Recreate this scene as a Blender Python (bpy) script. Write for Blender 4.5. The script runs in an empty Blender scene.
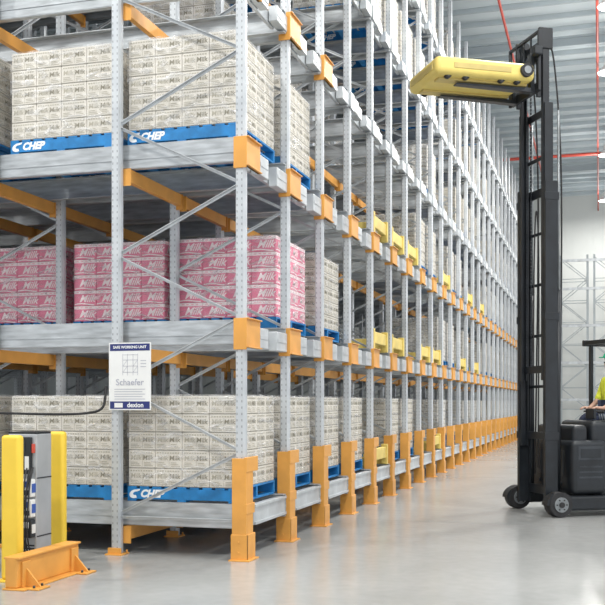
import bpy, bmesh, math, random
from mathutils import Vector, Matrix
random.seed(7)
scene = bpy.context.scene
coll = scene.collection
scene.view_settings.view_transform = 'Standard'

# ------------------------------------------------------------------ materials
def new_mat(name):
    m = bpy.data.materials.new(name); m.use_nodes = True
    nt = m.node_tree; b = nt.nodes['Principled BSDF']
    return m, nt, b
def mat(name, c, rough=0.5, metal=0.0, var=0.06, scale=6.0, c2=None, bump=0.0, stretch=None, spec=0.5):
    m, nt, b = new_mat(name)
    tc = nt.nodes.new('ShaderNodeTexCoord')
    n = nt.nodes.new('ShaderNodeTexNoise'); n.inputs['Scale'].default_value = scale; n.inputs['Detail'].default_value = 4
    if stretch:
        mp = nt.nodes.new('ShaderNodeMapping'); mp.inputs['Scale'].default_value = stretch
        nt.links.new(tc.outputs['Object'], mp.inputs[0]); nt.links.new(mp.outputs[0], n.inputs['Vector'])
    else:
        nt.links.new(tc.outputs['Object'], n.inputs['Vector'])
    r = nt.nodes.new('ShaderNodeValToRGB')
    r.color_ramp.elements[0].position = 0.3; r.color_ramp.elements[1].position = 0.7
    lo = c2 if c2 else tuple(max(0, x*(1-var*2)) for x in c)
    r.color_ramp.elements[0].color = (*lo, 1); r.color_ramp.elements[1].color = (*[min(1, x*(1+var)) for x in c], 1)
    nt.links.new(n.outputs['Fac'], r.inputs['Fac']); nt.links.new(r.outputs[0], b.inputs['Base Color'])
    b.inputs['Roughness'].default_value = rough; b.inputs['Metallic'].default_value = metal
    b.inputs['Specular IOR Level'].default_value = spec
    if bump:
        bp = nt.nodes.new('ShaderNodeBump'); bp.inputs['Strength'].default_value = bump; bp.inputs['Distance'].default_value = 0.02
        nt.links.new(n.outputs['Fac'], bp.inputs['Height']); nt.links.new(bp.outputs[0], b.inputs['Normal'])
    return m
def emit(name, c, s):
    m, nt, b = new_mat(name)
    b.inputs['Base Color'].default_value = (*c, 1)
    b.inputs['Emission Color'].default_value = (*c, 1); b.inputs['Emission Strength'].default_value = s
    return m

M_STEEL = mat('galvanised_steel', (0.57, 0.60, 0.62), 0.42, 0.3, 0.10, 5)
M_RAIL = mat('galvanised_rail', (0.49, 0.52, 0.54), 0.40, 0.4, 0.14, 4, stretch=(1, 6, 6))
M_ORANGE = mat('orange_paint', (0.74, 0.35, 0.07), 0.45, 0, 0.07, 4)
M_YELLOW = mat('yellow_paint', (0.90, 0.62, 0.06), 0.4, 0, 0.04, 4)
M_SHUT = mat('yellow_shuttle', (0.80, 0.64, 0.18), 0.45, 0, 0.05, 4)
M_STOP = mat('yellow_stop_paint', (0.78, 0.60, 0.16), 0.5, 0, 0.08, 4)
M_BLUE = mat('blue_pallet_paint', (0.014, 0.21, 0.52), 0.55, 0, 0.15, 8)
M_WHITEP = mat('white_print', (0.85, 0.87, 0.88), 0.5, 0, 0.01, 4)
M_BEIGE = mat('beige_carton', (0.69, 0.655, 0.585), 0.65, 0, 0.04, 3)
M_BEIGE2 = mat('pale_carton', (0.72, 0.705, 0.67), 0.65, 0, 0.04, 3)
M_PRINT = mat('brown_print', (0.24, 0.22, 0.16), 0.7, 0, 0.1, 3)
M_PRINTL = mat('light_brown_print', (0.42, 0.39, 0.31), 0.7, 0, 0.1, 3)
M_SEAM = mat('carton_seam', (0.32, 0.30, 0.25), 0.8, 0, 0.05, 3)
M_PINK = mat('pink_carton', (0.82, 0.23, 0.35), 0.55, 0, 0.06, 3)
M_PINKL = mat('pale_pink_print', (0.95, 0.82, 0.83), 0.55, 0, 0.03, 3)
M_PINKM = mat('mid_pink_print', (0.88, 0.48, 0.55), 0.55, 0, 0.03, 3)
M_BLACK = mat('black_paint', (0.013, 0.017, 0.022), 0.45, 0, 0.2, 5)
M_DGREY = mat('dark_grey_metal', (0.05, 0.057, 0.066), 0.4, 0.4, 0.2, 5)
M_RUBBER = mat('rubber', (0.025, 0.025, 0.027), 0.7, 0, 0.2, 9)
M_HUB = mat('wheel_hub_grey', (0.25, 0.27, 0.28), 0.4, 0.6, 0.1, 9)
M_WHITE = mat('white_panel', (0.80, 0.81, 0.80), 0.4, 0, 0.02, 4)
M_GREYC = mat('silver_grey_cabinet', (0.45, 0.47, 0.49), 0.4, 0.3, 0.06, 5)
M_NAVY = mat('navy_print', (0.02, 0.03, 0.16), 0.5, 0, 0.05, 4)
M_GREYP = mat('grey_print', (0.42, 0.43, 0.50), 0.5, 0, 0.05, 4)
M_RED = mat('red_paint', (0.62, 0.08, 0.05), 0.45, 0, 0.06, 4)
M_BLUE2 = mat('blue_device', (0.04, 0.10, 0.40), 0.4, 0, 0.06, 4)
M_HIVIS = mat('hivis_fabric', (0.82, 0.88, 0.07), 0.8, 0, 0.08, 20, bump=0.3)
M_SKIN = mat('skin', (0.55, 0.33, 0.24), 0.55, 0, 0.05, 12)
M_TROUS = mat('navy_trousers', (0.03, 0.04, 0.08), 0.85, 0, 0.15, 15)
M_HAIR = mat('dark_hair', (0.04, 0.025, 0.02), 0.7, 0, 0.2, 30)
M_CAP = mat('green_cap_fabric', (0.03, 0.50, 0.27), 0.75, 0, 0.1, 20)
M_LAMP = emit('lens_and_fill_glow', (1, 0.98, 0.94), 6)

def post_mat():
    m, nt, b = new_mat('punched_steel')
    tc = nt.nodes.new('ShaderNodeTexCoord'); sp = nt.nodes.new('ShaderNodeSeparateXYZ')
    nt.links.new(tc.outputs['Object'], sp.inputs[0])
    def mth(op, a, bb=None):
        n = nt.nodes.new('ShaderNodeMath'); n.operation = op
        for i, v in enumerate((a, bb)):
            if v is None: continue
            if isinstance(v, (int, float)): n.inputs[i].default_value = v
            else: nt.links.new(v, n.inputs[i])
        return n.outputs[0]
    fz = mth('FRACT', mth('MULTIPLY', sp.outputs['Z'], 1/0.06))
    a = mth('LESS_THAN', fz, 0.36)
    ax = mth('ABSOLUTE', mth('SUBTRACT', mth('ABSOLUTE', sp.outputs['X']), 0.024))
    bx = mth('LESS_THAN', ax, 0.006)
    mask = mth('MULTIPLY', mth('MULTIPLY', a, bx), 0.5)
    n = nt.nodes.new('ShaderNodeTexNoise'); n.inputs['Scale'].default_value = 4
    r = nt.nodes.new('ShaderNodeValToRGB')
    r.color_ramp.elements[0].position = .3; r.color_ramp.elements[1].position = .7
    r.color_ramp.elements[0].color = (0.48, 0.51, 0.54, 1); r.color_ramp.elements[1].color = (0.61, 0.64, 0.66, 1)
    nt.links.new(tc.outputs['Object'], n.inputs['Vector']); nt.links.new(n.outputs['Fac'], r.inputs[0])
    mx = nt.nodes.new('ShaderNodeMix'); mx.data_type = 'RGBA'
    nt.links.new(mask, mx.inputs[0]); nt.links.new(r.outputs[0], mx.inputs[6]); mx.inputs[7].default_value = (0.08, 0.09, 0.10, 1)
    nt.links.new(mx.outputs[2], b.inputs['Base Color'])
    b.inputs['Metallic'].default_value = 0.3; b.inputs['Roughness'].default_value = 0.42
    return m
M_POST = post_mat()

def wrap_mat():
    m, nt, b = new_mat('stretch_film')
    out = nt.nodes['Material Output']
    tr = nt.nodes.new('ShaderNodeBsdfTransparent')
    mix = nt.nodes.new('ShaderNodeMixShader')
    tc = nt.nodes.new('ShaderNodeTexCoord'); mp = nt.nodes.new('ShaderNodeMapping'); mp.inputs['Scale'].default_value = (1.2, 1.2, 4)
    mp.inputs['Rotation'].default_value = (0.45, 0.4, 0)
    n = nt.nodes.new('ShaderNodeTexNoise'); n.inputs['Scale'].default_value = 2.6; n.inputs['Detail'].default_value = 3; n.inputs['Distortion'].default_value = 1.8
    r = nt.nodes.new('ShaderNodeMapRange'); r.inputs[1].default_value = .48; r.inputs[2].default_value = .68; r.inputs[3].default_value = .05; r.inputs[4].default_value = .42
    nt.links.new(tc.outputs['Object'], mp.inputs[0]); nt.links.new(mp.outputs[0], n.inputs['Vector']); nt.links.new(n.outputs['Fac'], r.inputs[0])
    nt.links.new(r.outputs[0], mix.inputs[0]); nt.links.new(tr.outputs[0], mix.inputs[1]); nt.links.new(b.outputs[0], mix.inputs[2])
    b.inputs['Base Color'].default_value = (0.84, 0.85, 0.86, 1); b.inputs['Roughness'].default_value = 0.15
    bp = nt.nodes.new('ShaderNodeBump'); bp.inputs['Strength'].default_value = .8; bp.inputs['Distance'].default_value = .06
    nt.links.new(n.outputs['Fac'], bp.inputs['Height']); nt.links.new(bp.outputs[0], b.inputs['Normal'])
    nt.links.new(mix.outputs[0], out.inputs['Surface'])
    return m
M_WRAP = wrap_mat()

# ------------------------------------------------------------------ mesh helpers
def box(bm, x0, x1, y0, y1, z0, z1, mi=0, bev=0.0, seg=2):
    vs = [bm.verts.new(p) for p in ((x0,y0,z0),(x1,y0,z0),(x1,y1,z0),(x0,y1,z0),(x0,y0,z1),(x1,y0,z1),(x1,y1,z1),(x0,y1,z1))]
    fs = [bm.faces.new([vs[i] for i in f]) for f in ((0,3,2,1),(4,5,6,7),(0,1,5,4),(1,2,6,5),(2,3,7,6),(3,0,4,7))]
    for f in fs: f.material_index = mi
    if bev > 0:
        es = set(e for f in fs for e in f.edges)
        r = bmesh.ops.bevel(bm, geom=list(es), offset=bev, segments=seg, affect='EDGES', profile=0.5)
        for f in r['faces']: f.material_index = mi; f.smooth = seg > 2
def bar(bm, p, q, w, h, mi=0):
    p, q = Vector(p), Vector(q); d = q-p; L = d.length
    rot = d.to_track_quat('Z', 'Y').to_matrix().to_4x4(); rot.translation = p
    vs = [bm.verts.new(rot @ Vector(c)) for c in ((-w/2,-h/2,0),(w/2,-h/2,0),(w/2,h/2,0),(-w/2,h/2,0),(-w/2,-h/2,L),(w/2,-h/2,L),(w/2,h/2,L),(-w/2,h/2,L))]
    for f in ((0,3,2,1),(4,5,6,7),(0,1,5,4),(1,2,6,5),(2,3,7,6),(3,0,4,7)):
        bm.faces.new([vs[i] for i in f]).material_index = mi
def cyl(bm, p, q, r, n=16, mi=0, r2=None):
    p, q = Vector(p), Vector(q); d = q-p
    rot = d.to_track_quat('Z', 'Y').to_matrix().to_4x4(); rot.translation = (p+q)/2
    res = bmesh.ops.create_cone(bm, cap_ends=True, segments=n, radius1=r, radius2=r if r2 is None else r2, depth=d.length, matrix=rot)
    for v in res['verts']:
        for f in v.link_faces: f.material_index = mi; f.smooth = len(f.verts) == 4
def fin(bm, name, mats):
    me = bpy.data.meshes.new(name)
    bm.to_mesh(me); bm.free()
    for m in mats: me.materials.append(m)
    return me
def text_mesh(body, size, mi, mtx, shear=0.0, offset=0.0, spacing=1.0):
    cu = bpy.data.curves.new('t', 'FONT'); cu.body = body; cu.size = size; cu.shear = shear; cu.offset = offset
    cu.space_character = spacing; cu.align_x = 'CENTER'; cu.align_y = 'CENTER'; cu.resolution_u = 3
    ob = bpy.data.objects.new('t', cu); coll.objects.link(ob)
    dg = bpy.context.evaluated_depsgraph_get(); dg.update()
    me = bpy.data.meshes.new_from_object(ob.evaluated_get(dg))
    bpy.data.objects.remove(ob); bpy.data.curves.remove(cu)
    me.transform(mtx)
    me.polygons.foreach_set('material_index', [mi]*len(me.polygons))
    return me
def addmesh(bm, me): bm.from_mesh(me); bpy.data.meshes.remove(me)
R_FRONT = Matrix.Rotation(math.pi/2, 4, 'X')
R_SIDE = Matrix.Rotation(math.pi/2, 4, 'Z') @ R_FRONT
def T(x, y, z): return Matrix.Translation((x, y, z))

def obj(name, data, loc=(0,0,0), parent=None, label=None, cat=None, group=None, kind=None, rot=None):
    o = bpy.data.objects.new(name, data); coll.objects.link(o); o.location = loc
    if rot: o.rotation_euler = rot
    if parent: o.parent = parent
    if label: o['label'] = label
    if cat: o['category'] = cat
    if group: o['group'] = group
    if kind: o['kind'] = kind
    return o

# ------------------------------------------------------------------ layout constants
S = 1.4
NB = 24
H = 10.7
FD = 1.3
FP = 2.73
DECK = [0.52, 2.30, 4.06, 5.70, 7.38, 9.08]
BRZ = [0, -.03, -.07, -.02, 0, 0]

# ------------------------------------------------------------------ room
bm = bmesh.new(); box(bm, -22, 14, -16, 46, -0.2, 0)
m, nt, b = new_mat('polished_concrete')
tc = nt.nodes.new('ShaderNodeTexCoord')
n1 = nt.nodes.new('ShaderNodeTexNoise'); n1.inputs['Scale'].default_value = 0.5; n1.inputs['Detail'].default_value = 8; n1.inputs['Distortion'].default_value = .6
n2 = nt.nodes.new('ShaderNodeTexNoise'); n2.inputs['Scale'].default_value = 9; n2.inputs['Detail'].default_value = 8
nt.links.new(tc.outputs['Object'], n1.inputs['Vector']); nt.links.new(tc.outputs['Object'], n2.inputs['Vector'])
mixn = nt.nodes.new('ShaderNodeMath'); mixn.operation = 'ADD'; nt.links.new(n1.outputs['Fac'], mixn.inputs[0])
mm = nt.nodes.new('ShaderNodeMath'); mm.operation = 'MULTIPLY'; mm.inputs[1].default_value = .35; nt.links.new(n2.outputs['Fac'], mm.inputs[0]); nt.links.new(mm.outputs[0], mixn.inputs[1])
r = nt.nodes.new('ShaderNodeValToRGB'); r.color_ramp.elements[0].position = .45; r.color_ramp.elements[1].position = .9
r.color_ramp.elements[0].color = (0.31, 0.315, 0.31, 1); r.color_ramp.elements[1].color = (0.41, 0.415, 0.405, 1)
nt.links.new(mixn.outputs[0], r.inputs[0]); nt.links.new(r.outputs[0], b.inputs['Base Color'])
b.inputs['Roughness'].default_value = 0.20
M_FLOOR = m
obj('floor', fin(bm, 'floor', [M_FLOOR]), kind='structure')
M_JOINT = mat('joint_dark', (0.20, 0.20, 0.19), 0.8)
for k, yy in enumerate((-4.2, 3.6, 11.4)):
    bm = bmesh.new(); box(bm, 0.35, 13.5, yy-.005, yy+.005, 0, 0.001)
    obj('trim_%d' % (k+1), fin(bm, 'joint', [M_JOINT]), kind='structure')

CZ = 12.0
bm = bmesh.new()
ys = [-16 + i*0.2 for i in range(311)]
va = [bm.verts.new((-22, y, CZ + (0.08 if i % 2 else 0))) for i, y in enumerate(ys)]
vb = [bm.verts.new((14, y, CZ + (0.08 if i % 2 else 0))) for i, y in enumerate(ys)]
for i in range(len(ys)-1): bm.faces.new((va[i], va[i+1], vb[i+1], vb[i]))
M_CEIL = mat('ceiling_sheet', (0.68, 0.75, 0.775), 0.6, 0.0, 0.01, 1)
obj('ceiling', fin(bm, 'ceiling', [M_CEIL]), kind='structure')
M_PURL = mat('purlin_steel', (0.46, 0.52, 0.55), 0.5, 0.0, 0.02, 3)
bm = bmesh.new(); box(bm, -22, 14, -.02, .02, -.12, 0); box(bm, -22, 14, -.02, .05, -.13, -.118)
me_p = fin(bm, 'purlin', [M_PURL])
k = 4
for i in range(54):
    obj('trim_%d' % k, me_p, (0, -10 + i*1.0, CZ), kind='structure'); k += 1
bm = bmesh.new(); box(bm, -22, 14, -.10, .10, -.42, -.39); box(bm, -22, 14, -.015, .015, -.40, -.16); box(bm, -22, 14, -.10, .10, -.18, -.13)
me_r = fin(bm, 'rafter', [M_PURL])
for yy in (4.5, 20.5, 36.5):
    obj('trim_%d' % k, me_r, (0, yy, CZ), kind='structure'); k += 1
M_WALL = mat('white_wall_panel', (0.66, 0.68, 0.66), 0.6, 0, 0.02, 1)
bm = bmesh.new(); box(bm, -22, 14, 44, 44.2, 0, CZ+.05)
for i in range(36): box(bm, -22+i, -22+i+.02, 43.985, 44.0, 0, CZ)
obj('wall_back', fin(bm, 'wall_back', [M_WALL]), kind='structure')
M_WALL2 = mat('grey_wall_panel', (0.45, 0.48, 0.49), 0.7, 0, 0.04, 1)
bm = bmesh.new(); box(bm, -22.2, -22, -16, 46, 0, CZ+.05)
obj('wall_left', fin(bm, 'wall_left', [M_WALL2]), kind='structure')

# ------------------------------------------------------------------ rack parts
def c_post():
    bm = bmesh.new()
    w, d, t = 0.05, 0.045, 0.006
    prof = [(-w+.012, d), (-w, d-.012), (-w, -.01), (-.036, -d), (.036, -d), (w, -.01), (w, d-.012), (w-.012, d), (w-.012, d-t), (w-t, d-.016), (w-t, -.006), (.033, -d+t), (-.033, -d+t), (-w+t, -.006), (-w+t, d-.016), (-w+.012, d-t)]
    a = [bm.verts.new((x, y, 0.01)) for x, y in prof]; c = [bm.verts.new((x, y, H)) for x, y in prof]
    n = len(prof)
    for i in range(n): bm.faces.new((a[i], a[(i+1) % n], c[(i+1) % n], c[i]))
    bm.faces.new(a[::-1]); bm.faces.new(c)
    return fin(bm, 'post', [M_POST])
ME_POST = c_post()
def zig():
    segs = []
    segs.append(((-FD, .38), (0, .38)))
    z = .42; left = True
    while z + .62 < H:
        if left: segs.append(((-FD, z), (0, z+.60)))
        else: segs.append(((0, z), (-FD, z+.60)))
        z += .64; left = not left
    segs.append(((-FD, H-.15), (0, H-.15)))
    return segs
def brace_mesh(seglist, name='diagonal_brace'):
    bm = bmesh.new()
    for (a, za), (c, zc) in seglist:
        s = 1 if c > a else -1
        p = (a+.035*s, 0.01, za); q = (c-.035*s, 0.01, zc)
        bar(bm, (p[0], 0, p[2]), (q[0], 0, q[2]), 0.028, 0.005)
        bar(bm, (p[0], .015, p[2]-.013), (q[0], .015, q[2]-.013), 0.005, 0.03)
        for e in (p, q):
            cyl(bm, (e[0], -.012, e[2]), (e[0], .03, e[2]), .012, 8)
    return fin(bm, name, [M_STEEL])
ME_BRACES = brace_mesh(zig(), 'bracing')
ME_BRACE_EACH = [brace_mesh([s]) for s in zig()]
bm = bmesh.new()
box(bm, -.065, .08, -.078, -.05, .0, .97, 0, .004)
box(bm, .055, .08, -.05, .12, .0, .97, 0, .004)
box(bm, .056, .086, -.08, .25, .84, .98, 0, .005)
box(bm, .056, .086, -.08, .17, .0, .25, 0, .005)
box(bm, -.075, .086, -.084, -.05, .0, .25, 0, .005)
box(bm, .056, .084, -.08, .16, .44, .54, 0, .005)
box(bm, -.09, .12, -.11, .18, .0, .012, 0, .002)
for z in (.08, .18): cyl(bm, (0, -.092, z), (0, -.07, z), .010, 8, 0)
ME_FOOT = fin(bm, 'foot_guard', [M_ORANGE])
bm = bmesh.new()
box(bm, -.09, .09, -.09, .09, 0, .012, 0, .002)
box(bm, -.07, .07, -.065, -.045, .012, .07, 0, .003)
for sx in (-.07, .07): cyl(bm, (sx, .07, .01), (sx, .07, .04), .01, 8)
ME_BASE = fin(bm, 'base_plate', [M_ORANGE])
def bracket(m1, tag):
    bm = bmesh.new()
    if not tag:
        box(bm, -.055, .075, -.062, -.050, -.27, .03, 0, .003)
        box(bm, .052, .078, -.06, .34, -.25, .03, 0, .003)
        box(bm, .052, .10, -.06, .34, .02, .032, 0, .003)
        box(bm, .052, .10, -.06, .34, -.25, -.238, 0, .003)
    else:
        box(bm, .052, .070, -.05, .14, -.22, .0, 0, .003)
        box(bm, .052, .075, .14, .36, -.21, -.03, 1, .004)
        box(bm, -.05, .07, -.06, -.05, -.20, -.02, 0, .003)
    return fin(bm, 'level_bracket', [m1, M_WHITE])
ME_BRK = bracket(M_ORANGE, False); ME_TAG = bracket(M_STEEL, True)

def frame(i, kx, near):
    e = obj('upright_frame', None, (-kx*FP, i*S, 0), label='tall galvanised pallet rack upright frame with diagonal bracing', cat='rack frame', group='pallet racking upright frames')
    e.empty_display_size = .2
    obj('post', ME_POST, (0, 0, 0), e); obj('post', ME_POST, (-FD, 0, 0), e)
    if near:
        for me in ME_BRACE_EACH: obj('diagonal_brace', me, (0, 0, 0), e)
    else:
        obj('bracing', ME_BRACES, (0, 0, 0), e)
    obj('base_plate', ME_BASE, (-FD, 0, 0), e)
    if kx == 0:
        obj('foot_guard', ME_FOOT, (0, 0, 0), e, label='orange steel foot guard')
        for li in range(1, 6):
            dk = DECK[li]+BRZ[li]
            if li >= 3 and i >= 3: obj('level_bracket', ME_TAG, (0, 0, dk), e, label='steel bracket with white end plate')
            else: obj('level_bracket', ME_BRK, (0, 0, dk), e, label='orange steel bracket')
    else:
        obj('base_plate', ME_BASE, (0, 0, 0), e)
for i in range(NB+1):
    kmax = 4 if i < 9 else 2
    for kx in range(kmax):
        frame(i, kx, kx == 0 and i < 2)

RL = 10.2
def rail_mesh(L):
    bm = bmesh.new()
    box(bm, -L, 0.0, -.004, .004, -.23, 0)
    box(bm, -L, 0.0, .0, .09, -.01, -.002)
    box(bm, -L, 0.0, .0, .07, -.238, -.23)
    box(bm, -L, 0.0, -.012, -.004, -.15, -.09)
    return fin(bm, 'rail', [M_RAIL])
ME_RL, ME_RS = rail_mesh(RL), rail_mesh(3.9)
for i in range(NB):
    me = ME_RL if i < 8 else ME_RS
    for dk in DECK:
        obj('pallet_rail', me, (.04, i*S+.10, dk), label='galvanised steel channel rail carrying pallets', cat='rack rail', group='pallet rails')
        o = obj('pallet_rail', me, (.04, i*S+S-.10, dk), label='galvanised steel channel rail carrying pallets', cat='rack rail', group='pallet rails')
        o.scale = (1, -1, 1)
bm = bmesh.new(); box(bm, -.03, .03, .05, S-.05, -.13, 0, 0, .004)
box(bm, -.035, .045, .045, .055, -.17, .0); box(bm, -.035, .045, S-.055, S-.045, -.17, .0)
ME_BEAM = fin(bm, 'beam', [M_ORANGE])
for i in range(NB):
    xs_ = [-FD+.08] if i >= 8 else [-FD+.08, -FP-.08]
    if i < 3: xs_ += [-FP-FD+.08, -2*FP-.08, -2*FP-FD+.08]
    for x in xs_:
        for dk in DECK:
            obj('support_beam', ME_BEAM, (x, i*S, dk-.245), label='orange painted steel beam between rack posts', cat='rack beam', group='orange support beams')
def face_beam(kind):
    bm = bmesh.new()
    if kind == 'floor':
        # continuous deep channel on the lowest level
        box(bm, -.03, .03, .28, S-.07, -.22, -.02, 0, .006); box(bm, .03, .045, .30, S-.08, -.05, -.02, 0, .003); box(bm, .03, .045, .30, S-.08, -.22, -.19, 0, .003)
        return fin(bm, 'front_beam', [M_STEEL])
    box(bm, -.10, -.06, .20, S-.20, -.20, -.08, 0, .006)
    t = -.19 if kind == 'upper' else -.23
    box(bm, -.05, .045, .42, .70, t, -.03, 0, .006)
    box(bm, -.05, .045, S-.42, S-.065, t, -.03, 0, .006)
    box(bm, .045, .05, .44, .68, -.14, -.10, 0, .002); box(bm, .045, .05, S-.40, S-.09, -.14, -.10, 0, .002)
    box(bm, -.09, -.04, .50, .60, -.18, -.10, 0); box(bm, -.09, -.04, S-.30, S-.20, -.18, -.10, 0)
    return fin(bm, 'front_beam', [M_STEEL])
FB = {k_: face_beam(k_) for k_ in ('floor', 'mid', 'upper')}
for i in range(NB):
    for li, dk in enumerate(DECK):
        obj('front_beam', FB['floor' if li == 0 else 'mid' if li < 3 else 'upper'], (.0, i*S, dk+BRZ[li]), label='galvanised steel channel ends and tie between rack posts', cat='rack beam', group='galvanised face beams')

# ------------------------------------------------------------------ pallets
PW = 1.165
def pallet_meshes():
    bm = bmesh.new(); box(bm, 0, PW, 0, .04, .02, .125, 0, .003)
    addmesh(bm, text_mesh('CHEP', .100, 1, T(.262, -.002, .0725) @ R_FRONT, .30, .0055, 1.02))
    outer_, inner_ = [], []
    n = 16
    for j in range(n+1):
        t = j/n; a = math.radians(70+235*t)
        outer_.append((.080+math.cos(a)*.058+.012*math.sin(a), .070+math.sin(a)*.044))
        inner_.append((.092+math.cos(a)*.030+.010*math.sin(a), .076+math.sin(a)*.018))
    outer_[0] = (.138, .120); inner_[0] = (.132, .104); inner_[-1] = outer_[-1]
    for j in range(n):
        pts = [outer_[j], outer_[j+1], inner_[j+1], inner_[j]]
        if pts[1] == pts[2]: pts.pop(2)
        bm.faces.new([bm.verts.new((p[0], -.002, p[1])) for p in pts]).material_index = 1
    bear = fin(bm, 'bearer', [M_BLUE, M_WHITEP])
    bm = bmesh.new()
    nb = 9; w = .095; gap = (PW-nb*w)/(nb-1)
    for j in range(nb): box(bm, j*(w+gap), j*(w+gap)+w, 0, PW, .125, .145, 0, .002)
    for j in (0, 4, 8): box(bm, j*(w+gap), j*(w+gap)+w, 0, PW, 0, .02, 0, .002)
    deck = fin(bm, 'deck', [M_BLUE])
    bm = bmesh.new(); bm.from_mesh(deck)
    for yy in (0, PW/2-.02, PW-.04):
        me = bear.copy(); me.transform(T(0, yy, 0)); bm.from_mesh(me)
    full = fin(bm, 'pallet', [M_BLUE, M_WHITEP])
    return bear, deck, full
ME_BEAR, ME_DECK, ME_PAL = pallet_meshes()
PL = 'blue painted wooden pallet with white lettering'
def pallet(x, y, z, near):
    if near:
        p = obj('pallet', ME_DECK, (x, y, z), label=PL, cat='pallet', group='blue pallets on rack rails')
        for yy in (0, PW/2-.02, PW-.04): obj('bearer', ME_BEAR, (0, yy, 0), p)
    else:
        obj('pallet', ME_PAL, (x, y, z), label=PL, cat='pallet', group='blue pallets on rack rails')

# ------------------------------------------------------------------ cartons
def carton(kind, cw, cd, ch):
    bm = bmesh.new(); g = .002
    box(bm, g, cw-g, g, cd-g, 0, ch-.003, 0, .004)
    for face in (0, 1):
        R = R_FRONT if face == 0 else R_SIDE
        w = cw if face == 0 else cd
        def place(u, z, off=.0015):
            return (T(u, g-off, z) if face == 0 else T(cw-g+off, u, z)) @ R
        def strip(u0, u1, z0, z1, mi, off=.001, sl=0):
            pts = ((u0, z0), (u1, z0+sl), (u1, z1+sl), (u0, z1))
            if face == 0: vs = [bm.verts.new((u, g-off, z)) for u, z in pts]
            else: vs = [bm.verts.new((cw-g+off, u, z)) for u, z in pts]
            bm.faces.new(vs).material_index = mi
        if kind == 'beige':
            strip(.002, w-.002, .001, ch*.05, 3, .0008)
            for q in range(9):
                a = .02+q*(w-.04)/9; strip(a, a+(w-.04)/13, ch*.82, ch*.89, 2, .0012)
            addmesh(bm, text_mesh('Milk', ch*.38, 1, place(w*.73, ch*.57), .1, .0008))
            addmesh(bm, text_mesh('Milk', ch*.38, 2, place(w*.28, ch*.57), .1, .0008))
            for q in range(3): strip(w*.08, w*(.46-.06*q), ch*(.12+.09*q), ch*(.16+.09*q), 2, .0012)
            for q in range(3): strip(w*.58, w*(.92-.06*q), ch*(.12+.09*q), ch*(.16+.09*q), 2, .0012)
            strip(w*.515, w*.53, ch*.10, ch*.76, 2, .0012)
        else:
            strip(.002, w-.002, ch*.78, ch*.98, 1, .0008)
            for q in range(4):
                a = .03+q*(w-.06)/4; strip(a, a+(w-.06)/7, ch*.85, ch*.92, 2, .0014)
            addmesh(bm, text_mesh('Milk', ch*.66, 1, place(w*.58, ch*.45), .45, .0022))
            for q in range(8):
                u0 = .01+q*w*.11; u1 = u0+w*.11
                z0 = ch*(.07+.05*math.sin(q*.6)); z1 = ch*(.07+.05*math.sin((q+1)*.6))
                strip(u0, u1, z0, z0+ch*.07, 1, .001, z1-z0)
    mats = [M_BEIGE, M_PRINT, M_PRINTL, M_SEAM] if kind == 'beige' else [M_PINK, M_PINKL, M_PINKM]
    return fin(bm, 'carton', mats)
LW, LHt = 1.15, .90
NX, NZ = 4, 5
cw = LW/NX; chh = LHt/NZ
ME_CART = {k: carton(k, cw, cw, chh) for k in ('beige', 'pink')}
def whole(kind, nz):
    bm = bmesh.new(); src = ME_CART[kind]
    for i in range(NX):
        for j in range(NX):
            for z in range(nz):
                if 0 < i < NX-1 and 0 < j < NX-1 and z < nz-1: continue
                me = src.copy(); me.transform(T(i*cw, j*cw, z*chh)); bm.from_mesh(me); bpy.data.meshes.remove(me)
    return fin(bm, 'carton_stack', list(src.materials))
ME_WHOLE = {('beige', 5): whole('beige', 5), ('pink', 5): whole('pink', 5)}
mw = ME_WHOLE[('beige', 5)].copy(); mw.materials[0] = M_BEIGE2; ME_WHOLE[('pale', 5)] = mw
def wrap(nz):
    bm = bmesh.new()
    h = nz*chh
    box(bm, -.006, LW+.006, -.006, LW+.006, .004, h+.006)
    bmesh.ops.subdivide_edges(bm, edges=bm.edges[:], cuts=15, use_grid_fill=True)
    for v in bm.verts:
        s = .5+.5*math.sin(v.co.z*25+v.co.x*9)*math.sin(v.co.x*11+v.co.y*13+v.co.z*6)
        c = Vector((LW/2, LW/2, v.co.z)); d = (v.co-c); d.z = 0
        if v.co.z < h: v.co += d.normalized()*s*.014
        v.co.z += .0 if v.co.z < h-.02 else .010*s
    me = fin(bm, 'stretch_wrap', [M_WRAP])
    me.polygons.foreach_set('use_smooth', [True]*len(me.polygons))
    return me
ME_WR = {5: wrap(5)}
LBL = {'beige': 'stack of beige printed cartons wrapped in clear film on pallet',
       'pale': 'stack of pale grey-beige cartons wrapped in film on pallet',
       'pink': 'stack of pink and white printed cartons wrapped in film on pallet'}
def load(lane, level, d, kind='beige', nz=5, near=False, wrapped=True):
    x = -.08-PW-d*1.33; y = lane*S+.118; z = DECK[level]+.001
    if kind == 'pink': x -= .06
    pallet(x, y, z, near)
    loc = (x+.008, y+.008, z+.146)
    lab = dict(label=LBL[kind], cat='carton stack', group='wrapped carton stacks')
    if near:
        e = obj('carton_stack', None, loc, **lab); e.empty_display_size = .2
        cm = ME_CART[kind]
        for i in range(NX):
            for j in range(NX):
                for k in range(nz):
                    if 0 < i < NX-1 and 0 < j and k < nz-1: continue
                    if j == NX-1 and i < NX-1 and k < nz-1: continue
                    o = obj('carton', cm, (i*cw, j*cw, k*chh), e)
    else:
        e = obj('carton_stack', ME_WHOLE[(kind, nz)], loc, **lab)
    if wrapped: obj('stretch_wrap', ME_WR[nz], (0, 0, 0), e, label='clear crinkled stretch film')
    return e
done = set()
def L(*a, **k):
    load(*a, **k); done.add((a[0], a[1], a[2]))
for d in range(3):
    L(0, 0, d, near=d < 2)
    L(0, 2, d, near=d < 3)
    L(1, 1, d, kind='pink', near=d < 3)
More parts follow.
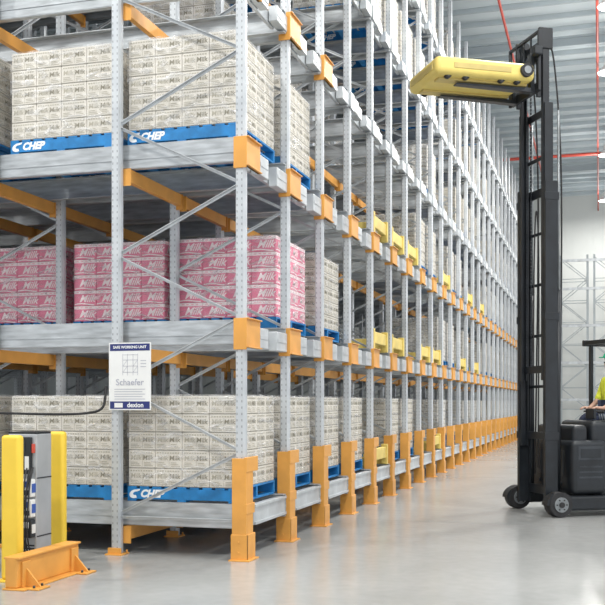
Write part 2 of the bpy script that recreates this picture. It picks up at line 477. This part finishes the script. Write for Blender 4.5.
for d in range(3, 6): L(0, 0, d); L(0, 2, d); L(1, 1, d, kind='pink')
L(1, 0, 0); L(1, 0, 1); L(1, 0, 2); L(1, 2, 0); L(1, 2, 1); L(1, 2, 2)
L(2, 0, 0); L(2, 0, 1, kind='pale'); L(2, 1, 0); L(2, 1, 1); L(3, 0, 0)
L(2, 1, 2); L(2, 1, 3)
probs = [.75, .5, .45, .5, .5, .4]
stops = []
for lane in range(2, NB):
    for lv in range(6):
        if (lane, lv, 0) in done: continue
        yel = (lv == 1 and lane in (4, 5, 7, 8, 11, 13)) or (lv == 2 and lane in (4, 5, 6, 9, 12, 14)) or (lv == 0 and lane in (4, 8))
        if yel:
            stops.append((lane, lv))
            if random.random() < .7: load(lane, lv, 1, kind='pale', wrapped=lane < 8)
            continue
        if (lv >= 3 and lane < 4) or (lv == 2 and lane in (2, 3)):
            if lane > 0 and random.random() < .5: load(lane, lv, 1, kind='pale')
            continue
        if random.random() < probs[lv]:
            load(lane, lv, 0, kind=random.choice(('beige', 'pale', 'pale')), wrapped=lane < 10)
        elif lane < 12 and random.random() < .5:
            load(lane, lv, 1, kind='pale', wrapped=False)
bm = bmesh.new()
box(bm, -.03, .03, .24, S-.24, .10, .28, 0, .01); box(bm, -.05, .05, .18, .26, .0, .32, 0, .008); box(bm, -.05, .05, S-.26, S-.18, .0, .32, 0, .008)
box(bm, -.35, -.03, .18, .22, .0, .16, 0, .005); box(bm, -.35, -.03, S-.22, S-.18, .0, .16, 0, .005)
ME_STOP = fin(bm, 'stop', [M_STOP])
for lane, lv in stops:
    obj('pallet_stop', ME_STOP, (-.02, lane*S, DECK[lv]), label='yellow steel pallet stop across rack lane entry', cat='pallet stop', group='yellow pallet stops')

# racking across the far end
bm = bmesh.new()
HB = 8.3
for x in (0, 1.2):
    box(bm, x-.045, x+.045, -.04, .04, 0, HB)
z = .2; lf = True
while z+1.0 < HB:
    a, c = (0, 1.2) if lf else (1.2, 0)
    bar(bm, (a, 0, z), (c, 0, z+1.0), .05, .03); bar(bm, (0, 0, z), (1.2, 0, z), .05, .03); z += 1.0; lf = not lf
ME_FAR = fin(bm, 'far_frame', [mat('pale_steel', (0.42, .46, .48), .5, .2, .05, 3)])
for j, x in enumerate((1.55, 3.05, 4.55, 6.05)):
    for yy in (39.0, 40.2):
        obj('upright_frame', ME_FAR, (x, yy, 0), label='pale steel rack upright frame against the end wall', cat='rack frame', group='end wall rack frames')
bm = bmesh.new(); box(bm, 1.4, 7.4, -.05, .0, -.12, 0)
ME_FBM = fin(bm, 'far_beam', [M_STEEL])
for z in (1.7, 3.4, 5.1, 6.8, 8.1):
    obj('rack_beam', ME_FBM, (0, 38.95, z), label='long pale steel beam across end wall rack', cat='rack beam', group='end wall rack beams')

# ------------------------------------------------------------------ sign
bm = bmesh.new()
box(bm, 0, .45, -.004, 0, 0, .66, 0)
def q(x0, x1, z0, z1, mi, o=.0055):
    v = [bm.verts.new(p) for p in ((x0, -o, z0), (x1, -o, z0), (x1, -o, z1), (x0, -o, z1))]; bm.faces.new(v).material_index = mi
def ln(x0, z0, x1, z1, w=.005, mi=3):
    d = Vector((x1-x0, 0, z1-z0)).normalized(); nx, nz = -d.z*w/2, d.x*w/2
    v = [bm.verts.new(p) for p in ((x0-nx, -.006, z0-nz), (x1-nx, -.006, z1-nz), (x1+nx, -.006, z1+nz), (x0+nx, -.006, z0+nz))]; bm.faces.new(v).material_index = mi
q(.012, .438, .580, .648, 1); q(.012, .438, .012, .085, 1)
q(.06, .15, .025, .07, 0, .006)
for a in (.15, .20, .26, .31): ln(a, .34, a, .55, .004)
for z in (.37, .43, .49, .54): ln(.15, z, .31, z, .004)
for z in (.37, .43): ln(.15, z, .20, z+.06, .003); ln(.26, z, .31, z+.06, .003)
for r_ in range(3): q(.34, .40, .42+.03*r_, .426+.03*r_, 3, .006)
F = lambda x, z: T(x, -.0075, z) @ R_FRONT
addmesh(bm, text_mesh('SAFE WORKING UNIT', .036, 2, F(.225, .614), 0, .001))
addmesh(bm, text_mesh('dexion', .064, 2, F(.285, .048), 0, .0015))
addmesh(bm, text_mesh('Schaefer', .088, 3, F(.225, .27), 0, .0005))
for r_ in range(5): q(.06, .39-.03*(r_ % 2), .105+.024*r_, .111+.024*r_, 3, .006)
obj('load_sign', fin(bm, 'sign', [M_WHITE, M_NAVY, M_WHITEP, M_GREYP]), (-FD-.055, -.062, 1.425), label='white rectangular safety sign with navy bands fixed to rack post', cat='sign')

# ------------------------------------------------------------------ charging station by the rack end
def tube(name, pts, r, m, loc=(0,0,0), parent=None, **kw):
    cu = bpy.data.curves.new(name, 'CURVE'); cu.dimensions = '3D'; cu.bevel_depth = r; cu.bevel_resolution = 3
    sp = cu.splines.new('NURBS'); sp.points.add(len(pts)-1)
    for p, c in zip(sp.points, pts): p.co = (*c, 1)
    sp.use_endpoint_u = True; sp.order_u = 4
    ob = bpy.data.objects.new('t', cu); coll.objects.link(ob)
    dg = bpy.context.evaluated_depsgraph_get(); dg.update()
    me = bpy.data.meshes.new_from_object(ob.evaluated_get(dg)); me.name = name
    bpy.data.objects.remove(ob); bpy.data.curves.remove(cu)
    me.materials.clear(); me.materials.append(m)
    return obj(name, me, loc, parent, **kw)
def bollard(x, y, lab):
    bm = bmesh.new()
    box(bm, -.09, .09, -.045, .045, .012, 1.225, 0, .03, 4)
    box(bm, -.12, .12, -.10, .10, 0, .014, 0, .003)
    for sx in (-.10, .10):
        for sy in (-.08, .08): cyl(bm, (sx, sy, .012), (sx, sy, .03), .012, 8, 1)
    me = fin(bm, 'bollard', [M_YELLOW, M_DGREY])
    obj('bollard', me, (x, y, 0), label=lab, cat='bollard', group='yellow bollards')
bollard(-1.46, -1.60, 'slim yellow steel bollard beside battery charger')
bollard(-1.665, -.52, 'slim yellow steel bollard near rack post')
e = obj('battery_charger', None, (-1.665, -1.0, 0), label='narrow silver-grey battery charging cabinet with stacked modules and cables', cat='charger')
bm = bmesh.new(); box(bm, -.16, .13, -.10, .16, .0, 1.22, 0, .012)
for j in range(7): box(bm, -.06, .11, -.104, -.098, .05+j*.028, .063+j*.028, 1)
box(bm, -.155, .125, -.095, .155, 1.215, 1.235, 1)
box(bm, .128, .134, -.09, .15, .30, .31, 1); box(bm, .128, .134, -.09, .15, .82, .83, 1)
obj('cabinet_body', fin(bm, 'cabinet', [M_GREYC, M_BLACK]), (0, 0, 0), e)
bm = bmesh.new(); box(bm, -.10, .09, -.125, -.101, .86, 1.19, 0, .005); box(bm, -.06, .03, -.131, -.122, 1.06, 1.16, 1); box(bm, -.04, .01, -.131, -.122, .90, .98, 2); box(bm, .03, .07, -.131, -.122, .90, 1.02, 2)
obj('control_panel', fin(bm, 'panel', [M_BLACK, M_DGREY, M_WHITE]), (0, 0, 0), e)
def unit(z0, z1, ma):
    bm = bmesh.new(); box(bm, -.04, .125, -.18, -.101, z0, z1, 0, .012); h = z1-z0
    box(bm, -.0, .10, -.186, -.178, z0+h*.55, z0+h*.88, 1, .003); box(bm, .0, .04, -.189, -.178, z0+h*.15, z0+h*.38, 2, .003); box(bm, .06, .11, -.189, -.178, z0+h*.12, z0+h*.4, 3, .003)
    box(bm, .124, .130, -.17, -.11, z0+h*.25, z0+h*.75, 1, .002)
    obj('charger_unit', fin(bm, 'unit', ma), (0, 0, 0), e)
unit(.66, .82, [M_WHITE, M_BLUE2, M_RED, M_BLACK]); unit(.48, .64, [M_WHITE, M_BLUE2, M_RED, M_BLACK]); unit(.30, .46, [M_DGREY, M_WHITE, M_BLUE2, M_BLACK])
for a, c in ((-.03, .0), (.02, .03), (.05, .08), (.08, .10), (.10, .07), (.11, .12)):
    tube('cable', [(a, -.12, .92), (a+.02, -.21, .84), (c, -.23, .55), (c-.02, -.22, .25), (a, -.13, .12)], .007, M_RUBBER, parent=e)
bm = bmesh.new(); box(bm, .095, .12, -.125, -.101, 1.05, 1.13, 0, .003); obj('warning_light', fin(bm, 'w', [M_RED]), (0, 0, 0), e, label='red indicator')
tube('power_conduit', [(-3.4, -.25, 1.40), (-2.6, -.22, 1.40), (-1.9, -.18, 1.375), (-1.55, -.13, 1.39), (-1.42, -.09, 1.42), (-1.39, -.075, 1.50), (-1.39, -.07, 1.62), (-1.39, -.06, 1.66)], .013, M_RUBBER,
     label='black flexible conduit sagging from rack post toward charger', cat='cable')
e = obj('rack_end_barrier', None, (-1.20, -1.48, 0), label='low orange steel floor barrier protecting charging cabinet', cat='barrier')
bm = bmesh.new()
box(bm, -.09, .02, -.5, .5, .012, .26, 0, .014); box(bm, -.10, .04, -.5, .5, .245, .262, 0, .004); box(bm, -.10, .10, -.52, .52, .0, .014, 0, .003)
obj('barrier_rail', fin(bm, 'rail', [M_ORANGE]), (0, 0, 0), e)
bm = bmesh.new(); box(bm, .02, .04, -.06, .06, .014, .22, 0, .004); box(bm, .08, .20, -.09, .09, .0, .015, 0, .004)
v = [bm.verts.new(p) for p in ((.04, -.01, .015), (.17, -.01, .015), (.04, -.01, .16), (.04, .01, .015), (.17, .01, .015), (.04, .01, .16))]
for f in ((0, 1, 2), (5, 4, 3), (1, 4, 5, 2), (0, 3, 4, 1)): bm.faces.new([v[i] for i in f])
for sy in (-.06, .06): cyl(bm, (.14, sy, .01), (.14, sy, .035), .011, 8, 1)
ME_BF = fin(bm, 'bf', [M_ORANGE, M_DGREY])
obj('barrier_foot', ME_BF, (0, -.38, 0), e); obj('barrier_foot', ME_BF, (0, .40, 0), e)

# ------------------------------------------------------------------ reach truck
a31 = math.radians(31)
TL = (2.385, 5.05, 0)
TR = obj('reach_truck', None, TL, label='black reach truck with raised mast lifting a yellow shuttle', cat='forklift', rot=(0, 0, a31))
def part(name, build, mats, parent=TR, loc=(0,0,0), label=None, smooth=False):
    bm = bmesh.new(); build(bm)
    return obj(name, fin(bm, name, mats), loc, parent, label=label)
def channel(bm, x0, x1, yc, z0, z1, s, mi=0):
    t = .018
    box(bm, x0, x1, yc-t/2, yc+t/2, z0, z1, mi, .002)
    ya, yb = sorted((yc, yc-s*.05))
    box(bm, x0, x0+t, ya, yb, z0, z1, mi, .002); box(bm, x1-t, x1, ya, yb, z0, z1, mi, .002)
mast = obj('mast', None, (0.08, 0, 0), TR)
def outer(bm):
    for s in (-1, 1): channel(bm, -.09, .09, s*.40, .12, 4.45, s)
    for z in (.25, 4.32): box(bm, .07, .10, -.40, .40, z, z+.12, 0, .005)
    for z in (1.0, 1.7, 2.4, 3.1, 3.8): box(bm, .07, .09, -.40, .40, z, z+.04, 0, .005)
    for s in (-1, 1):
        for z in (1.0, 2.6, 4.2): box(bm, -.10, .11, s*.40-.014, s*.40+.014, z, z+.10, 0, .003)
part('outer_mast', outer, [M_BLACK], mast)
def mid(bm):
    for s in (-1, 1): channel(bm, -.08, .04, s*.365, .9, 5.5, s)
    for z in (1.0, 5.38): box(bm, .02, .04, -.365, .365, z, z+.10, 0, .005)
    box(bm, .02, .04, -.365, .365, 4.8, 4.85, 0, .004)
part('middle_mast', mid, [M_BLACK], mast)
def inner(bm):
    for s in (-1, 1): channel(bm, -.09, .0, s*.33, 1.8, 6.42, s)
    for z in (1.9, 6.30): box(bm, -.03, .0, -.33, .33, z, z+.10, 0, .005)
    for s in (-1, 1): box(bm, -.15, .05, s*.33-.025, s*.33+.025, 6.22, 6.50, 0, .01)
    for s in (-1, 1): cyl(bm, (-.04, s*.25-.02, 6.44), (-.04, s*.25+.02, 6.44), .05, 16, 0)
part('inner_mast', inner, [M_BLACK], mast)
def cyls(bm):
    for s in (-1, 1):
        cyl(bm, (.12, s*.37, .2), (.12, s*.37, 3.0), .030, 14, 0); cyl(bm, (.12, s*.37, 3.0), (.12, s*.37, 5.4), .016, 14, 1)
part('lift_cylinder', cyls, [M_BLACK, M_HUB], mast)
def chains(bm):
    for s in (-1, 1):
        for x_ in (-.035, .03):
            for j in range(90): box(bm, x_, x_+.013, s*.25-.013, s*.25+.013, 2.0+j*.05, 2.0+j*.05+.038)
part('lift_chain', chains, [M_DGREY], mast)
for s in (-1, 1):
    tube('hydraulic_hose', [(.14, s*.33, .5), (.17, s*.33, 2), (.20, s*.33, 4.0), (.18, s*.32, 5.0), (.12, s*.31, 5.9), (.04, s*.28, 6.55), (-.12, s*.26, 6.0)], .012, M_RUBBER, parent=mast)
    tube('hydraulic_hose', [(.11, s*.18, .6), (.12, s*.18, 2), (.13, s*.18, 3.4), (.10, s*.18, 4.35), (.05, s*.18, 4.1), (.04, s*.18, 2.2)], .010, M_RUBBER, parent=mast)
def carr(bm):
    box(bm, -.20, -.15, -.40, .40, 5.80, 5.92, 0, .008); box(bm, -.20, -.15, -.40, .40, 6.2, 6.3, 0, .008)
    for s in (-1, 1):
        box(bm, -.16, -.10, s*.29-.02, s*.29+.02, 5.75, 6.35, 0, .006); box(bm, -.21, -.17, s*.42-.02, s*.42+.02, 5.8, 6.60, 0, .006)
    box(bm, -.21, -.17, -.4, .4, 6.56, 6.60, 0, .006)
    for y in (-.2, 0, .2): box(bm, -.205, -.185, y-.012, y+.012, 6.3, 6.58, 0, .003)
    box(bm, -.30, -.18, -.52, -.40, 6.24, 6.36, 0, .02)
DZ = -.17
ca = part('fork_carriage', carr, [M_BLACK], TR, (.08, 0, DZ))
def fork(bm):
    box(bm, -.26, -.20, -.05, .05, 5.80, 6.32, 0, .008)
    pts = [(-.20, 5.80), (-1.32, 5.825), (-1.32, 5.84), (-.20, 5.855)]
    a = [bm.verts.new((x, -.055, z)) for x, z in pts]; c = [bm.verts.new((x, .055, z)) for x, z in pts]
    bm.faces.new(a[::-1]); bm.faces.new(c)
    for i in range(4): bm.faces.new((a[i], a[(i+1) % 4], c[(i+1) % 4], c[i]))
for y in (-.27, .27): part('fork', fork, [M_DGREY], ca, (0, y, 0))
def leg(bm):
    box(bm, .05, 1.4, -.065, .065, .08, .27, 0, .03)
    n = 14; R = .20
    pa = [bm.verts.new((-math.cos(a)*R, -.075, .16+math.sin(a)*R*.8)) for a in [math.pi*i/n for i in range(n+1)]]
    pb = [bm.verts.new((v.co.x, .075, v.co.z)) for v in pa]
    bm.faces.new(pa[::-1]); bm.faces.new(pb)
    for i in range(n): bm.faces.new((pa[i], pb[i], pb[i+1], pa[i+1]))
    bm.faces.new((pa[0], pa[-1], pb[-1], pb[0]))
def wheel(r, w):
    def f(bm):
        cyl(bm, (0, -w/2, r), (0, w/2, r), r*.97, 28, 0)
        cyl(bm, (0, -w/2+.012, r), (0, w/2-.012, r), r, 28, 0)
        cyl(bm, (0, -w/2-.012, r), (0, w/2+.012, r), r*.60, 24, 1)
        cyl(bm, (0, -w/2-.03, r), (0, w/2+.03, r), r*.22, 16, 0)
        for i in range(6):
            a = i*math.pi/3
            cyl(bm, (math.cos(a)*r*.42, -w/2-.02, r+math.sin(a)*r*.42), (math.cos(a)*r*.42, w/2+.02, r+math.sin(a)*r*.42), r*.06, 8, 0)
    return f
for y in (-.58, .58):
    lg = part('outrigger_leg', leg, [M_BLACK], TR, (.08, y, 0))
    part('load_wheel', wheel(.165, .18), [M_RUBBER, M_HUB], TR, (.08, y, 0))
part('drive_wheel', wheel(.19, .12), [M_RUBBER, M_HUB], TR, (1.75, -.3, 0))
part('drive_wheel', wheel(.10, .12), [M_RUBBER, M_HUB], TR, (1.75, .4, 0))
def body(bm):
    box(bm, .28, .80, -.60, .60, .28, 1.00, 0, .07, 4)
    box(bm, .34, .56, -.52, .52, .9, 1.20, 0, .06, 4)
    box(bm, .70, 2.05, -.60, .60, .22, .66, 0, .08, 4)
    box(bm, 1.62, 2.08, -.58, .58, .55, 1.45, 0, .10, 4)
    box(bm, .74, 1.65, .38, .60, .6, 1.15, 0, .05, 3)
    box(bm, .62, 1.05, -.50, .38, .6, 1.26, 0, .08, 4)
    for z in (.50, .57, .64): box(bm, .38, .72, -.604, -.598, z, z+.022, 1)
    box(bm, .36, .74, -.604, -.598, .74, .92, 1, .003); box(bm, .40, .70, -.607, -.600, .77, .89, 0, .002)
    box(bm, .272, .282, -.36, .36, .52, .86, 1, .003)
    for y_ in (-.3, 0, .3): cyl(bm, (.262, y_, .42), (.285, y_, .42), .025, 12, 1)
part('chassis', body, [M_BLACK, M_DGREY])
part('display', lambda bm: (box(bm, .70, .74, -.42, -.20, 1.28, 1.42, 0, .01), box(bm, .735, .744, -.40, -.22, 1.30, 1.40, 1), box(bm, .72, .74, -.32, -.30, 1.2, 1.3, 0)), [M_BLACK, M_GREYP])
for y in (-.44, -.38, -.32):
    part('control_lever', lambda bm: (cyl(bm, (.86, 0, 1.24), (.83, 0, 1.36), .008, 8, 1), cyl(bm, (.83, 0, 1.36), (.825, 0, 1.39), .018, 10, 0)), [M_RUBBER, M_HUB], TR, (0, y, 0))
def guard(bm):
    for (x, y) in [(1.20, .5), (1.95, -.5), (1.95, .5)]:
        bar(bm, (x, y, .6 if x < 1.5 else 1.3), (x+(.0 if x < 1.5 else -.05), y, 2.32), .045, .05)
    box(bm, 1.08, 1.95, -.55, -.48, 2.31, 2.40, 0, .015); box(bm, 1.08, 1.95, .48, .55, 2.31, 2.40, 0, .015)
    for i in range(5):
        x = 1.09+i*.19; box(bm, x, x+.06, -.5, .5, 2.325, 2.385, 0, .005)
part('overhead_guard', guard, [M_BLACK])
UP = .28
def seat(bm):
    box(bm, 1.10, 1.50, -.30, .20, .90+UP, 1.00+UP, 0, .04); box(bm, 1.44, 1.56, -.28, .18, .95+UP, 1.45+UP, 0, .04)
    box(bm, 1.18, 1.45, -.2, .12, .62, .92+UP, 0, .02)
part('seat', seat, [M_RUBBER])
def sw(bm):
    cyl(bm, (.85, -.15, 1.2), (.85, -.15, 1.38), .02, 8)
    n = 24
    for i in range(n):
        a0, a1 = 2*math.pi*i/n, 2*math.pi*(i+1)/n
        cyl(bm, (.85+.12*math.cos(a0), -.15+.12*math.sin(a0), 1.38), (.85+.12*math.cos(a1), -.15+.12*math.sin(a1), 1.38), .012, 8)
    box(bm, .74, .96, -.165, -.135, 1.365, 1.385)
part('steering_wheel', sw, [M_RUBBER])

sh = obj('pallet_shuttle', None, (2.385, 5.05, 5.862+DZ), label='yellow rounded pallet shuttle vehicle resting on raised forks', cat='shuttle', rot=(0, 0, a31))
def sb(bm):
    box(bm, -1.60, -.20, -.50, .50, .03, .26, 0, .07, 5)
    box(bm, -1.45, -.35, -.30, .30, .25, .275, 1, .006)
    box(bm, -1.35, -.55, -.508, -.496, .11, .18, 2, .003)
    box(bm, -1.35, -.55, .496, .508, .11, .18, 2, .003)
    box(bm, -1.612, -1.59, -.38, .38, .10, .18, 2, .008)
    for y in (-.27, .27): box(bm, -1.5, -.25, y-.08, y+.08, .002, .05, 2, .003)
part('shuttle_body', sb, [M_SHUT, M_DGREY, mat('dull_yellow_panel', (.58, .46, .16), .5)], sh)
for x in (-1.40, -1.15, -.65, -.42):
    for y in (-.40, .40):
        part('wheel', lambda bm: (cyl(bm, (0, -.03, .045), (0, .03, .045), .045, 18, 0), cyl(bm, (0, -.036, .045), (0, .036, .045), .02, 10, 1)), [M_RUBBER, M_HUB], sh, (x, y, -.005))
part('side_roller', lambda bm: (cyl(bm, (-.34, -.55, .15), (-.34, -.49, .15), .085, 24, 0), cyl(bm, (-.34, -.56, .15), (-.34, -.54, .15), .05, 20, 1)), [M_RUBBER, M_HUB], sh, label='round dark roller')

# ------------------------------------------------------------------ operator seated on truck
def skin_obj(name, verts, edges, radii, m, root=0, sub=2, parent=None, loc=(0,0,0), rot=None, **kw):
    me = bpy.data.meshes.new(name); me.from_pydata(verts, edges, []); me.materials.append(m)
    o = obj(name, me, loc, parent, rot=rot, **kw)
    md = o.modifiers.new('Skin', 'SKIN'); md.use_smooth_shade = True
    for i, rr in enumerate(radii):
        rr = rr if isinstance(rr, tuple) else (rr, rr)
        me.skin_vertices[0].data[i].radius = rr
    me.skin_vertices[0].data[root].use_root = True
    s = o.modifiers.new('Sub', 'SUBSURF'); s.levels = sub; s.render_levels = sub
    return o
px, py = 1.22, -.06
V = [(px, py, 1.10), (px, py, 1.28), (px-.01, py, 1.46), (px-.01, py, 1.56), (px-.03, py, 1.64), (px-.045, py, 1.74), (px-.05, py, 1.84)]
Rr = [(.13, .17), (.115, .15), (.12, .18), (.07, .10), (.052, .052), (.085, .075), (.07, .065)]
E = [(0, 1), (1, 2), (2, 3), (3, 4), (4, 5), (5, 6)]
def add(p, r_, frm):
    V.append(p); Rr.append(r_); E.append((frm, len(V)-1)); return len(V)-1
nose = add((px-.145, py, 1.745), .012, 5)
for s in (-1, 1):
    a = add((px, py+s*.19, 1.53), .058, 2); a = add((px-.06, py+s*.24, 1.29), .044, a); a = add((px-.26, py+s*.18, 1.14), .033, a)
    a = add((px-.33, py+s*.15, 1.145), (.018, .036), a); w = a
    for f in range(4):
        off = (-.024+.016*f)
        k1 = add((px-.38, py+s*.15+off, 1.155), .0085, w); k2 = add((px-.415+.004*abs(f-1.5), py+s*.15+off, 1.14), .008, k1); add((px-.42, py+s*.15+off, 1.12), .007, k2)
    k1 = add((px-.345, py+s*.15-s*.04, 1.14), .010, w); add((px-.375, py+s*.15-s*.055, 1.13), .008, k1)
    h = add((px-.08, py+s*.10, 1.08), .085, 0); kn = add((px-.42, py+s*.12, 1.00), .060, h); an = add((px-.36, py+s*.12, .56), .042, kn); add((px-.48, py+s*.12, .47), (.04, .035), an)
per = skin_obj('person', V, E, Rr, M_SKIN, loc=(2.385, 5.05, UP), rot=(0, 0, a31), label='seated forklift operator in hi-vis yellow shirt and green cap', cat='person')
V2 = [(px, py, 1.08), (px, py, 1.28), (px-.01, py, 1.46), (px-.01, py, 1.57)]; R2 = [(.15, .19), (.135, .17), (.14, .20), (.085, .12)]; E2 = [(0, 1), (1, 2), (2, 3)]
for s in (-1, 1):
    i0 = len(V2); V2 += [(px, py+s*.20, 1.525), (px-.06, py+s*.245, 1.30), (px-.13, py+s*.225, 1.24)]; R2 += [.075, .064, .06]; E2 += [(2, i0), (i0, i0+1), (i0+1, i0+2)]
skin_obj('shirt', V2, E2, R2, M_HIVIS, parent=per, label='hi-vis yellow shirt')
V3 = [(px, py, 1.09)]; R3 = [(.145, .18)]; E3 = []
for s in (-1, 1):
    i0 = len(V3); V3 += [(px-.08, py+s*.10, 1.08), (px-.42, py+s*.12, 1.00), (px-.37, py+s*.12, .62)]; R3 += [.10, .075, .06]; E3 += [(0, i0), (i0, i0+1), (i0+1, i0+2)]
skin_obj('trousers', V3, E3, R3, M_TROUS, parent=per, label='navy trousers')
bm = bmesh.new(); bmesh.ops.create_uvsphere(bm, u_segments=20, v_segments=12, radius=.105, matrix=T(px-.03, py, 1.815) @ Matrix.Diagonal((1.0, .86, .80, 1)))
for v in bm.verts:
    if v.co.x < px-.09 and v.co.z < 1.84: v.co.z = 1.84
for f in bm.faces: f.smooth = True
obj('hair', fin(bm, 'hair', [M_HAIR]), (0, 0, 0), per)
bm = bmesh.new(); bmesh.ops.create_uvsphere(bm, u_segments=24, v_segments=12, radius=.112, matrix=T(px-.04, py, 1.84) @ Matrix.Diagonal((1.05, .90, .85, 1)))
for v in bm.verts: v.co.z = max(v.co.z, 1.845)
cyl(bm, (px-.13, py, 1.842), (px-.13, py, 1.852), .085, 20)
for f in bm.faces: f.smooth = True
obj('cap', fin(bm, 'cap', [M_CAP]), (0, 0, 0), per, label='green cap')
for s in (-1, 1):
    bm = bmesh.new(); bmesh.ops.create_uvsphere(bm, u_segments=10, v_segments=8, radius=.013, matrix=T(px-.118, py+s*.032, 1.775)); obj('eye', fin(bm, 'eye', [M_BLACK]), (0, 0, 0), per)
    bm = bmesh.new(); bmesh.ops.create_uvsphere(bm, u_segments=10, v_segments=8, radius=.03, matrix=T(px-.03, py+s*.085, 1.76) @ Matrix.Diagonal((.6, .35, 1, 1))); obj('ear', fin(bm, 'ear', [M_SKIN]), (0, 0, 0), per)
bm = bmesh.new(); box(bm, px-.128, px-.115, py-.024, py+.024, 1.70, 1.707, 0, .002); obj('mouth', fin(bm, 'mouth', [M_RED]), (0, 0, 0), per)

# ------------------------------------------------------------------ ceiling services
def pipe(p, q_, r_, lab):
    bm = bmesh.new(); cyl(bm, p, q_, r_, 12)
    obj('sprinkler_pipe', fin(bm, 'pipe', [M_RED]), (0, 0, 0), label=lab, cat='pipe', group='red sprinkler pipes')
pipe((.97, -8, 11.1), (.97, 43.9, 11.1), .035, 'thin red sprinkler pipe hung below the ceiling')
pipe((3.22, -8, 11.2), (3.22, 43.9, 11.2), .035, 'thin red sprinkler pipe hung below the ceiling')
pipe((-20, 31.0, 11.0), (13.5, 31.0, 11.0), .06, 'thick red sprinkler main running across the ceiling')
bm = bmesh.new()
cyl(bm, (0, 0, -.28), (0, 0, -.08), .28, 24, 0, .10); cyl(bm, (0, 0, -.08), (0, 0, .12), .08, 16, 0); cyl(bm, (0, 0, .12), (0, 0, .8), .01, 8, 0)
ME_HL = fin(bm, 'housing', [M_WHITE])
bm = bmesh.new(); cyl(bm, (0, 0, -.30), (0, 0, -.281), .26, 24, 0); ME_LN = fin(bm, 'lens', [M_LAMP])
def lamp(x, y, P_, size=.5):
    e = obj('highbay_lamp', ME_HL, (x, y, 11.2), label='round white high-bay lamp hanging from ceiling', cat='lamp', group='high-bay lamps')
    obj('lamp_lens', ME_LN, (0, 0, 0), e)
    li = bpy.data.lights.new('lamp_and_fill_light', 'AREA'); li.shape = 'DISK'; li.size = size; li.energy = P_; li.color = (1, .98, .94)
    obj('lamp_and_fill_light', li, (0, 0, -.32), e)
    fill_pt = bpy.data.lights.new('lens_and_fill_glow', 'POINT'); fill_pt.shadow_soft_size = .3; fill_pt.energy = 95; fill_pt.color = (1, .98, .95)  # added point fill hung below the lens to brighten the ceiling, no fixture of its own
    obj('lamp_and_fill_light', fill_pt, (0, 0, -.85), e)
for y in (-9, -1, 7, 11, 16, 21, 31, 40): lamp(3.5, y, 430)
for x, y in ((-3, -5), (-8, -4), (9, 0), (9, 20)): lamp(x, y, 460)

w = bpy.data.worlds.new('world'); scene.world = w; w.use_nodes = True
bg = w.node_tree.nodes['Background']; bg.inputs[0].default_value = (0.96, 0.97, 1.0, 1); bg.inputs[1].default_value = 1.15

# ------------------------------------------------------------------ camera
cam = bpy.data.cameras.new('camera'); co = bpy.data.objects.new('camera', cam); coll.objects.link(co)
co.location = (3.27, -9.04, 1.495); co.rotation_euler = (math.radians(90), 0, math.radians(16.4))
cam.sensor_width = 36; cam.lens = 60.0; cam.shift_y = 0.166; cam.clip_end = 200
scene.camera = co
